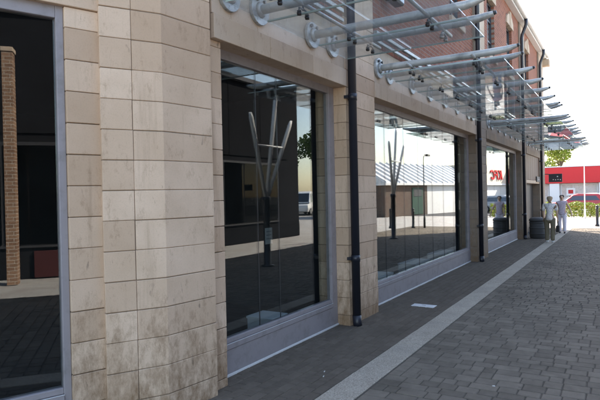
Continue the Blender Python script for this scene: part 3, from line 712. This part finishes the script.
tree(60, -24, 9.5, 3.4, 'large green tree farthest back in the open space', 'leaf_d', 3200, .2, 11)
tree(68, 9.5, 6.0, 2.2, 'green tree behind the red fascia shop', 'leaf_d', 2400, .16, 14)

t = thing('hedge', (39, 0, -.014), 'clipped yellow-green hedge in full sun beyond the street end', 'hedge')
st = MB()
for i in range(15): yy = -1+i*.47; st.tube([(39.3, yy, -.02), (39.3+J(.1), yy+J(.1), .55)], [.03, .015], 6)
st.build('stem', 'bark', t)
hm = MB(); rg = random.Random(5)
for _ in range(17000):
    yy = rg.uniform(-1.2, 6); xx = rg.uniform(38.9, 39.75); zz = rg.uniform(.02, .92+.06*math.sin(yy*3.1)+.04*math.sin(yy*7.7))
    if 39.05 < xx < 39.6 and zz < .72: continue
    q = Vector((xx, yy, zz)); a = Vector((rg.gauss(0,1), rg.gauss(0,1), rg.gauss(0,.7))).normalized(); b = a.orthogonal().normalized(); s = rg.uniform(.035, .075)
    hm.add([q-a*s, q+b*s*.6, q+a*s, q-b*s*.6], [(0,1,2,3)])
tag(hm.build('foliage', 'leaf_y', t), kind='stuff')

# ------------------------------------------------------------------ vehicles
def vehicle(x, y, rz, paint, label, van=False):
    key = 'paint_%s' % paint; col = {'red': (.45, .02, .02), 'white': (.75, .75, .74), 'silver': (.35, .36, .38)}[paint]
    if key not in M: M[key] = grainy(key, col, .03, 3, .25, 0, rnd=0, spec=.6)
    t = thing('parked_van' if van else 'parked_car', (x, y, -.008), label, 'van' if van else 'car', 'vehicles parked beyond the street')
    X = Matrix.Translation((x, y, -.008)) @ Matrix.Rotation(rz, 4, 'Z')
    if van: low = [(-2.5,.35,1.15), (-2.45,.3,1.2), (1.2,.3,1.15), (1.9,.3,1.05), (2.45,.32,.9), (2.52,.4,.7)]; cab = [(-2.46,1.2), (-2.4,2.1), (1.0,2.15), (1.35,2.0), (1.95,1.1)]; wl = .95
    else: low = [(-2.05,.4,.9), (-1.95,.3,.95), (.8,.3,.92), (1.2,.28,.88), (1.95,.3,.75), (2.08,.4,.6)]; cab = [(-1.85,.93), (-1.3,1.42), (.1,1.46), (.5,1.35), (1.15,.88)]; wl = .86
    mb = MB(); vs = []; fs = []
    for (px, zb, zt) in low:
        k = .9 if px in (low[0][0], low[-1][0]) else 1
        vs += [(px, -wl*k*.94, zb), (px, -wl*k, (zb+zt)*.5), (px, -wl*k*.95, zt), (px, wl*k*.95, zt), (px, wl*k, (zb+zt)*.5), (px, wl*k*.94, zb)]
    n = 6
    for i in range(len(low)-1):
        for j in range(n): fs.append((i*n+j, i*n+(j+1) % n, (i+1)*n+(j+1) % n, (i+1)*n+j))
    fs += [tuple(range(n-1,-1,-1)), tuple((len(low)-1)*n+j for j in range(n))]
    body = mb.add(vs, fs, False, X).build('body', key, t, .03, seg=2)
    m_ = len(cab); q = [(px, -wl*(.95 if k in (0, m_-1) else .78), z) for k, (px, z) in enumerate(cab)]+[(px, wl*(.95 if k in (0, m_-1) else .78), z) for k, (px, z) in enumerate(cab)]
    fs = [tuple(range(m_)), tuple(range(2*m_-1, m_-1, -1))]+[(i, m_+i, m_+(i+1) % m_, (i+1) % m_) for i in range(m_)]
    MB().add(q, fs, False, X).build('cabin', key, t, .03, seg=2)
    # windows lie just proud of the cabin
    def quad(nm, p4, off):
        c = [Vector(v)+Vector(off) for v in p4]; d = [v-Vector(off)*1.6 for v in c]
        MB().add(c+d, [(0,1,2,3),(7,6,5,4),(0,4,5,1),(1,5,6,2),(2,6,7,3),(3,7,4,0)], False, X).build(nm, 'pane_dark', t)
    a, b = Vector(q[m_-1]), Vector(q[m_-2]); a2, b2 = Vector(q[2*m_-1]), Vector(q[2*m_-2])
    quad('windscreen', [a.lerp(b,.1)+Vector((0,.1,0)), a2.lerp(b2,.1)-Vector((0,.1,0)), a2.lerp(b2,.93)-Vector((0,.06,0)), a.lerp(b,.93)+Vector((0,.06,0))], (.012, 0, .012))
    for sg in (-1, 1):
        lo, hi = wl*.945*sg, wl*.80*sg; z0, z1 = cab[-1][1]+.06, cab[-2][1]-.06
        xs = ((.15, cab[-1][0]-.35),) if van else ((-1.35, -.35), (-.28, cab[-1][0]-.35))
        for xa, xb in xs: quad('side_window', [(xa, lo-.01*sg, z0), (xb, lo-.01*sg, z0), (xb-.3 if xb > .3 else xb, hi+.015*sg, z1), (xa+(.25 if xa < -.6 else 0), hi+.015*sg, z1)], (0, .012*sg, .003))
        for wx in (low[0][0]+.75, low[-1][0]-.8):
            Y = X @ Matrix.Translation((wx, sg*(wl-.1), .32)) @ Matrix.Rotation(math.pi/2*sg*-1, 4, 'X')
            wo = MB().lathe([(.2, -.1), (.31, -.1), (.325, -.05), (.325, .07), (.30, .105), (.21, .11)], 20, Y).build('wheel', 'rubber', t)
            MB().lathe([(.205, .1105), (.19, .118), (.05, .112)], 20, Y).build('rim', 'flange', wo)
        MB().box(low[-1][0]-.12, low[-1][0]-.02, sg*wl*.55-.14, sg*wl*.55+.14, .62, .76, X).build('headlight', 'white_paint', t, .02)
        MB().box(low[0][0]-.015, low[0][0]+.08, sg*wl*.65-.1, sg*wl*.65+.1, .72, .88, X).build('tail_light', 'red_letter', t, .02)
vehicle(48, 3.0, math.radians(100), 'red', 'red car parked behind the sunlit hedge')
vehicle(52.5, 2.4, math.radians(80), 'white', 'white car parked behind the red car')
vehicle(47.5, -1.8, math.radians(93), 'silver', 'silver car parked right of the red car')
vehicle(43.5, -18.5, math.radians(170), 'white', 'white van mirrored in the window beside the corner pilaster', True)

# ------------------------------------------------------------------ the red fronted shop far off
R = thing('red_fascia_shop', (60, 2, 0), 'white single-storey shop with a deep red fascia beyond the hedge', 'building')
MB().box(60.6, 70, -3.0, 12, 0, 3.9).build('wall', 'white_render', R)
MB().box(59.9, 60.5, -3.6, 12.4, 2.45, 4.05).build('fascia', 'red', R, .02)
MB().box(59.85, 70.2, -3.7, 12.5, 4.06, 4.16).build('roof_edge', 'white_paint', R, .01)
for y in (-3.0, 1.55, 5.95, 10.5): MB().box(60.0, 60.5, y-.45, y+.45, 0, 2.44).build('pillar', 'white_render', R, .01)
for a, b in ((-2.4, 1.0), (2.1, 5.4), (6.5, 10.0)):
    wf = MB().box(60.52, 60.6, a, b, .3, 2.4).build('shop_front', 'white_metal', R)
    for c, d in split(a+.06, b-.06, 3): MB().box(60.5, 60.515, c+.03, d-.03, .4, 2.3).build('pane', 'canopy_glass', wf)
MB().box(60.44, 60.49, 4.1, 4.9, 1.2, 1.95).build('poster', 'white_paint', R); MB().box(60.425, 60.435, 4.28, 4.72, 1.4, 1.78).build('poster_print', 'red_letter', R)

# ------------------------------------------------------------------ across the street: what the windows mirror
A = thing('opposite_shops', (5, -8, 0), 'dark clad shop row across the street, mirrored in the near windows', 'building')
MB().box(-2.5, 20.5, -12, -5.6, .62, 6.1).build('wall', 'cladding', A)
MB().box(-2.5, 20.5, -12, -5.58, 0, .62).build('plinth_wall', 'cladding', A)
for i in range(5):
    x = -2+i*4.3; f = MB().box(x, x+3.6, -5.599, -5.54, .7, 3.1).build('shop_window', 'frame_dark', A)
    for a, b in split(x+.05, x+3.55, 3): MB().box(a+.03, b-.03, -5.54, -5.52, .78, 3.02).build('pane', 'pane_opp', f)
for i in range(11): MB().box(-2.4+i*2+.01, -.4+i*2-.01, -5.599, -5.56, 3.3, 6.0).build('cladding_panel', 'cladding', A, .004)
MB().box(-2.7, 20.7, -12.2, -5.4, 6.1, 6.25).build('roof', 'roof', A)
# brick pillar mirrored in the leftmost window
t = thing('brick_pillar', (.66, -4.85, 0), 'tall narrow brick pillar mirrored in the leftmost window', 'pillar')
MB().box(.60, .80, -4.95, -4.65, 0, 4.9).build('shaft', 'brick_buff', t)
MB().box(.58, .82, -4.97, -4.63, 4.903, 5.0).build('cap', 'stone_pale', t, .01)
MB().box(1.0, 2.9, -5.575, -5.5, .02, .62).build('stall_riser', 'dark_red', A, .005)

# branching steel columns
for k, (x, lb) in enumerate(((11.2, 'branching white column mirrored in the window beside the corner pilaster'), (19.9, 'branching white column mirrored in the long shop window'))):
    y = -.95; t = thing('branching_column', (x, y, 0), lb, 'column', 'branching columns across the street')
    MB().lathe([(.17, 0), (.17, .03), (.09, .05), (.09, 1.62), (.11, 1.64), (.11, 1.74), (.05, 1.76)], 16, Matrix.Translation((x, y, 0))).build('shaft', 'black_metal', t)
    for dx, dy, z in ((-.95, .25, 3.72), (1.1, .1, 3.75), (.58, -.03, 4.36)):
        MB().tube([(x+dx*.03, y+dy*.03, 1.7), (x+dx*.94, y+dy*.94, 1.7+(z-1.7)*.94), (x+dx, y+dy, z)], [.05, .05, .03], 12).build('strut', 'white_strut', t)
    MB().tube([(x-.57, y+.15, 3.0), (x+.72, y+.06, 3.02)], .022, 8).build('tie', 'white_strut', t)

# low building with ribbed roof and red letters, mirrored in the long windows
a0, b0 = Vector((38.0, -8.6, 0)), Vector((66, -2.4, 0)); e = (b0-a0).normalized(); nin = Vector((e.y, -e.x, 0)); LL = (b0-a0).length
Q = Matrix((e, nin, Vector((0,0,-1)))).transposed().to_4x4()
Q = Matrix((e, -nin, Vector((0,0,1)))).transposed().to_4x4(); Q.translation = a0      # local y>0 is towards the street, right handed
Bl = thing('low_building', tuple((a0+b0)/2), 'low pale building with ribbed white roof across the open space, mirrored in the long windows', 'building')
MB().box(0, 6.2, -6, 0, 0, 2.4, Q).build('wall', 'brick_brown', Bl); MB().box(6.2, LL, -6, 0, 0, 2.4, Q).build('wall', 'white_render', Bl)
MB().box(-.2, LL+.2, -6.2, .25, 2.4, 2.55, Q).build('eaves_board', 'white_paint', Bl, .01)
rfm = MB().add([(-.2,.25,2.56),(LL*.56,.25,2.56),(LL*.56,-3,4.35),(-.2,-3,4.35),(LL*.56,-6.2,2.56),(-.2,-6.2,2.56)], [(0,1,2,3),(3,2,4,5),(0,3,5),(1,4,2)], X=Q).build('roof', 'white_metal', Bl)
i = 0
while i*.95 < LL*.56:
    s_ = -.15+i*.95; MB().add([(s_,.26,2.575),(s_+.07,.26,2.575),(s_+.07,-2.98,4.36),(s_,-2.98,4.36),(s_+.015,.26,2.70),(s_+.055,.26,2.70),(s_+.055,-2.98,4.485),(s_+.015,-2.98,4.485)],
              [(0,3,2,1),(4,5,6,7),(0,1,5,4),(1,2,6,5),(2,3,7,6),(3,0,4,7)], X=Q).build('roof_rib', 'white_metal', rfm); i += 1
MB().box(LL*.56+.05, LL+.2, -5.5, .1, 2.56, 4.5, Q).build('parapet', 'cream', Bl, .01)
sf = MB().box(3.8, 5.4, .002, .06, .05, 2.2, Q).build('door', 'green_board', Bl); MB().box(4.0, 5.2, .061, .075, 1.5, 2.1, Q).build('door_sign', 'concrete_bin', sf)
for i in range(12): MB().box(LL*.56+i*1.02+.01, LL*.56+i*1.02+1.0, .003, .05, .02, 1.15, Q).build('hoarding_board', 'green_board', Bl, .004)
# red slanted letters
cu = bpy.data.curves.new('letters', 'FONT'); cu.body = 'KFC'; cu.size = 1.3; cu.space_character = 1.25; cu.shear = .28; cu.extrude = .04; cu.offset = .03; cu.align_x = 'CENTER'
ob = bpy.data.objects.new('sign_letters', cu); COL.objects.link(ob)
dg = bpy.context.evaluated_depsgraph_get(); dg.update(); me = bpy.data.meshes.new_from_object(ob.evaluated_get(dg)); bpy.data.objects.remove(ob)
# text plane: reads left to right for someone facing the building
LM = Matrix((-e, Vector((0,0,1)), -nin)).transposed().to_4x4(); LM.translation = Q @ Vector((19.7, .16, 3.0))
me.transform(LM); me.transform(Matrix.Translation(-ORG[Bl.name])); me.materials.clear(); me.materials.append(M['red_letter'])
lo = bpy.data.objects.new('sign_letters', me); COL.objects.link(lo); lo.parent = Bl
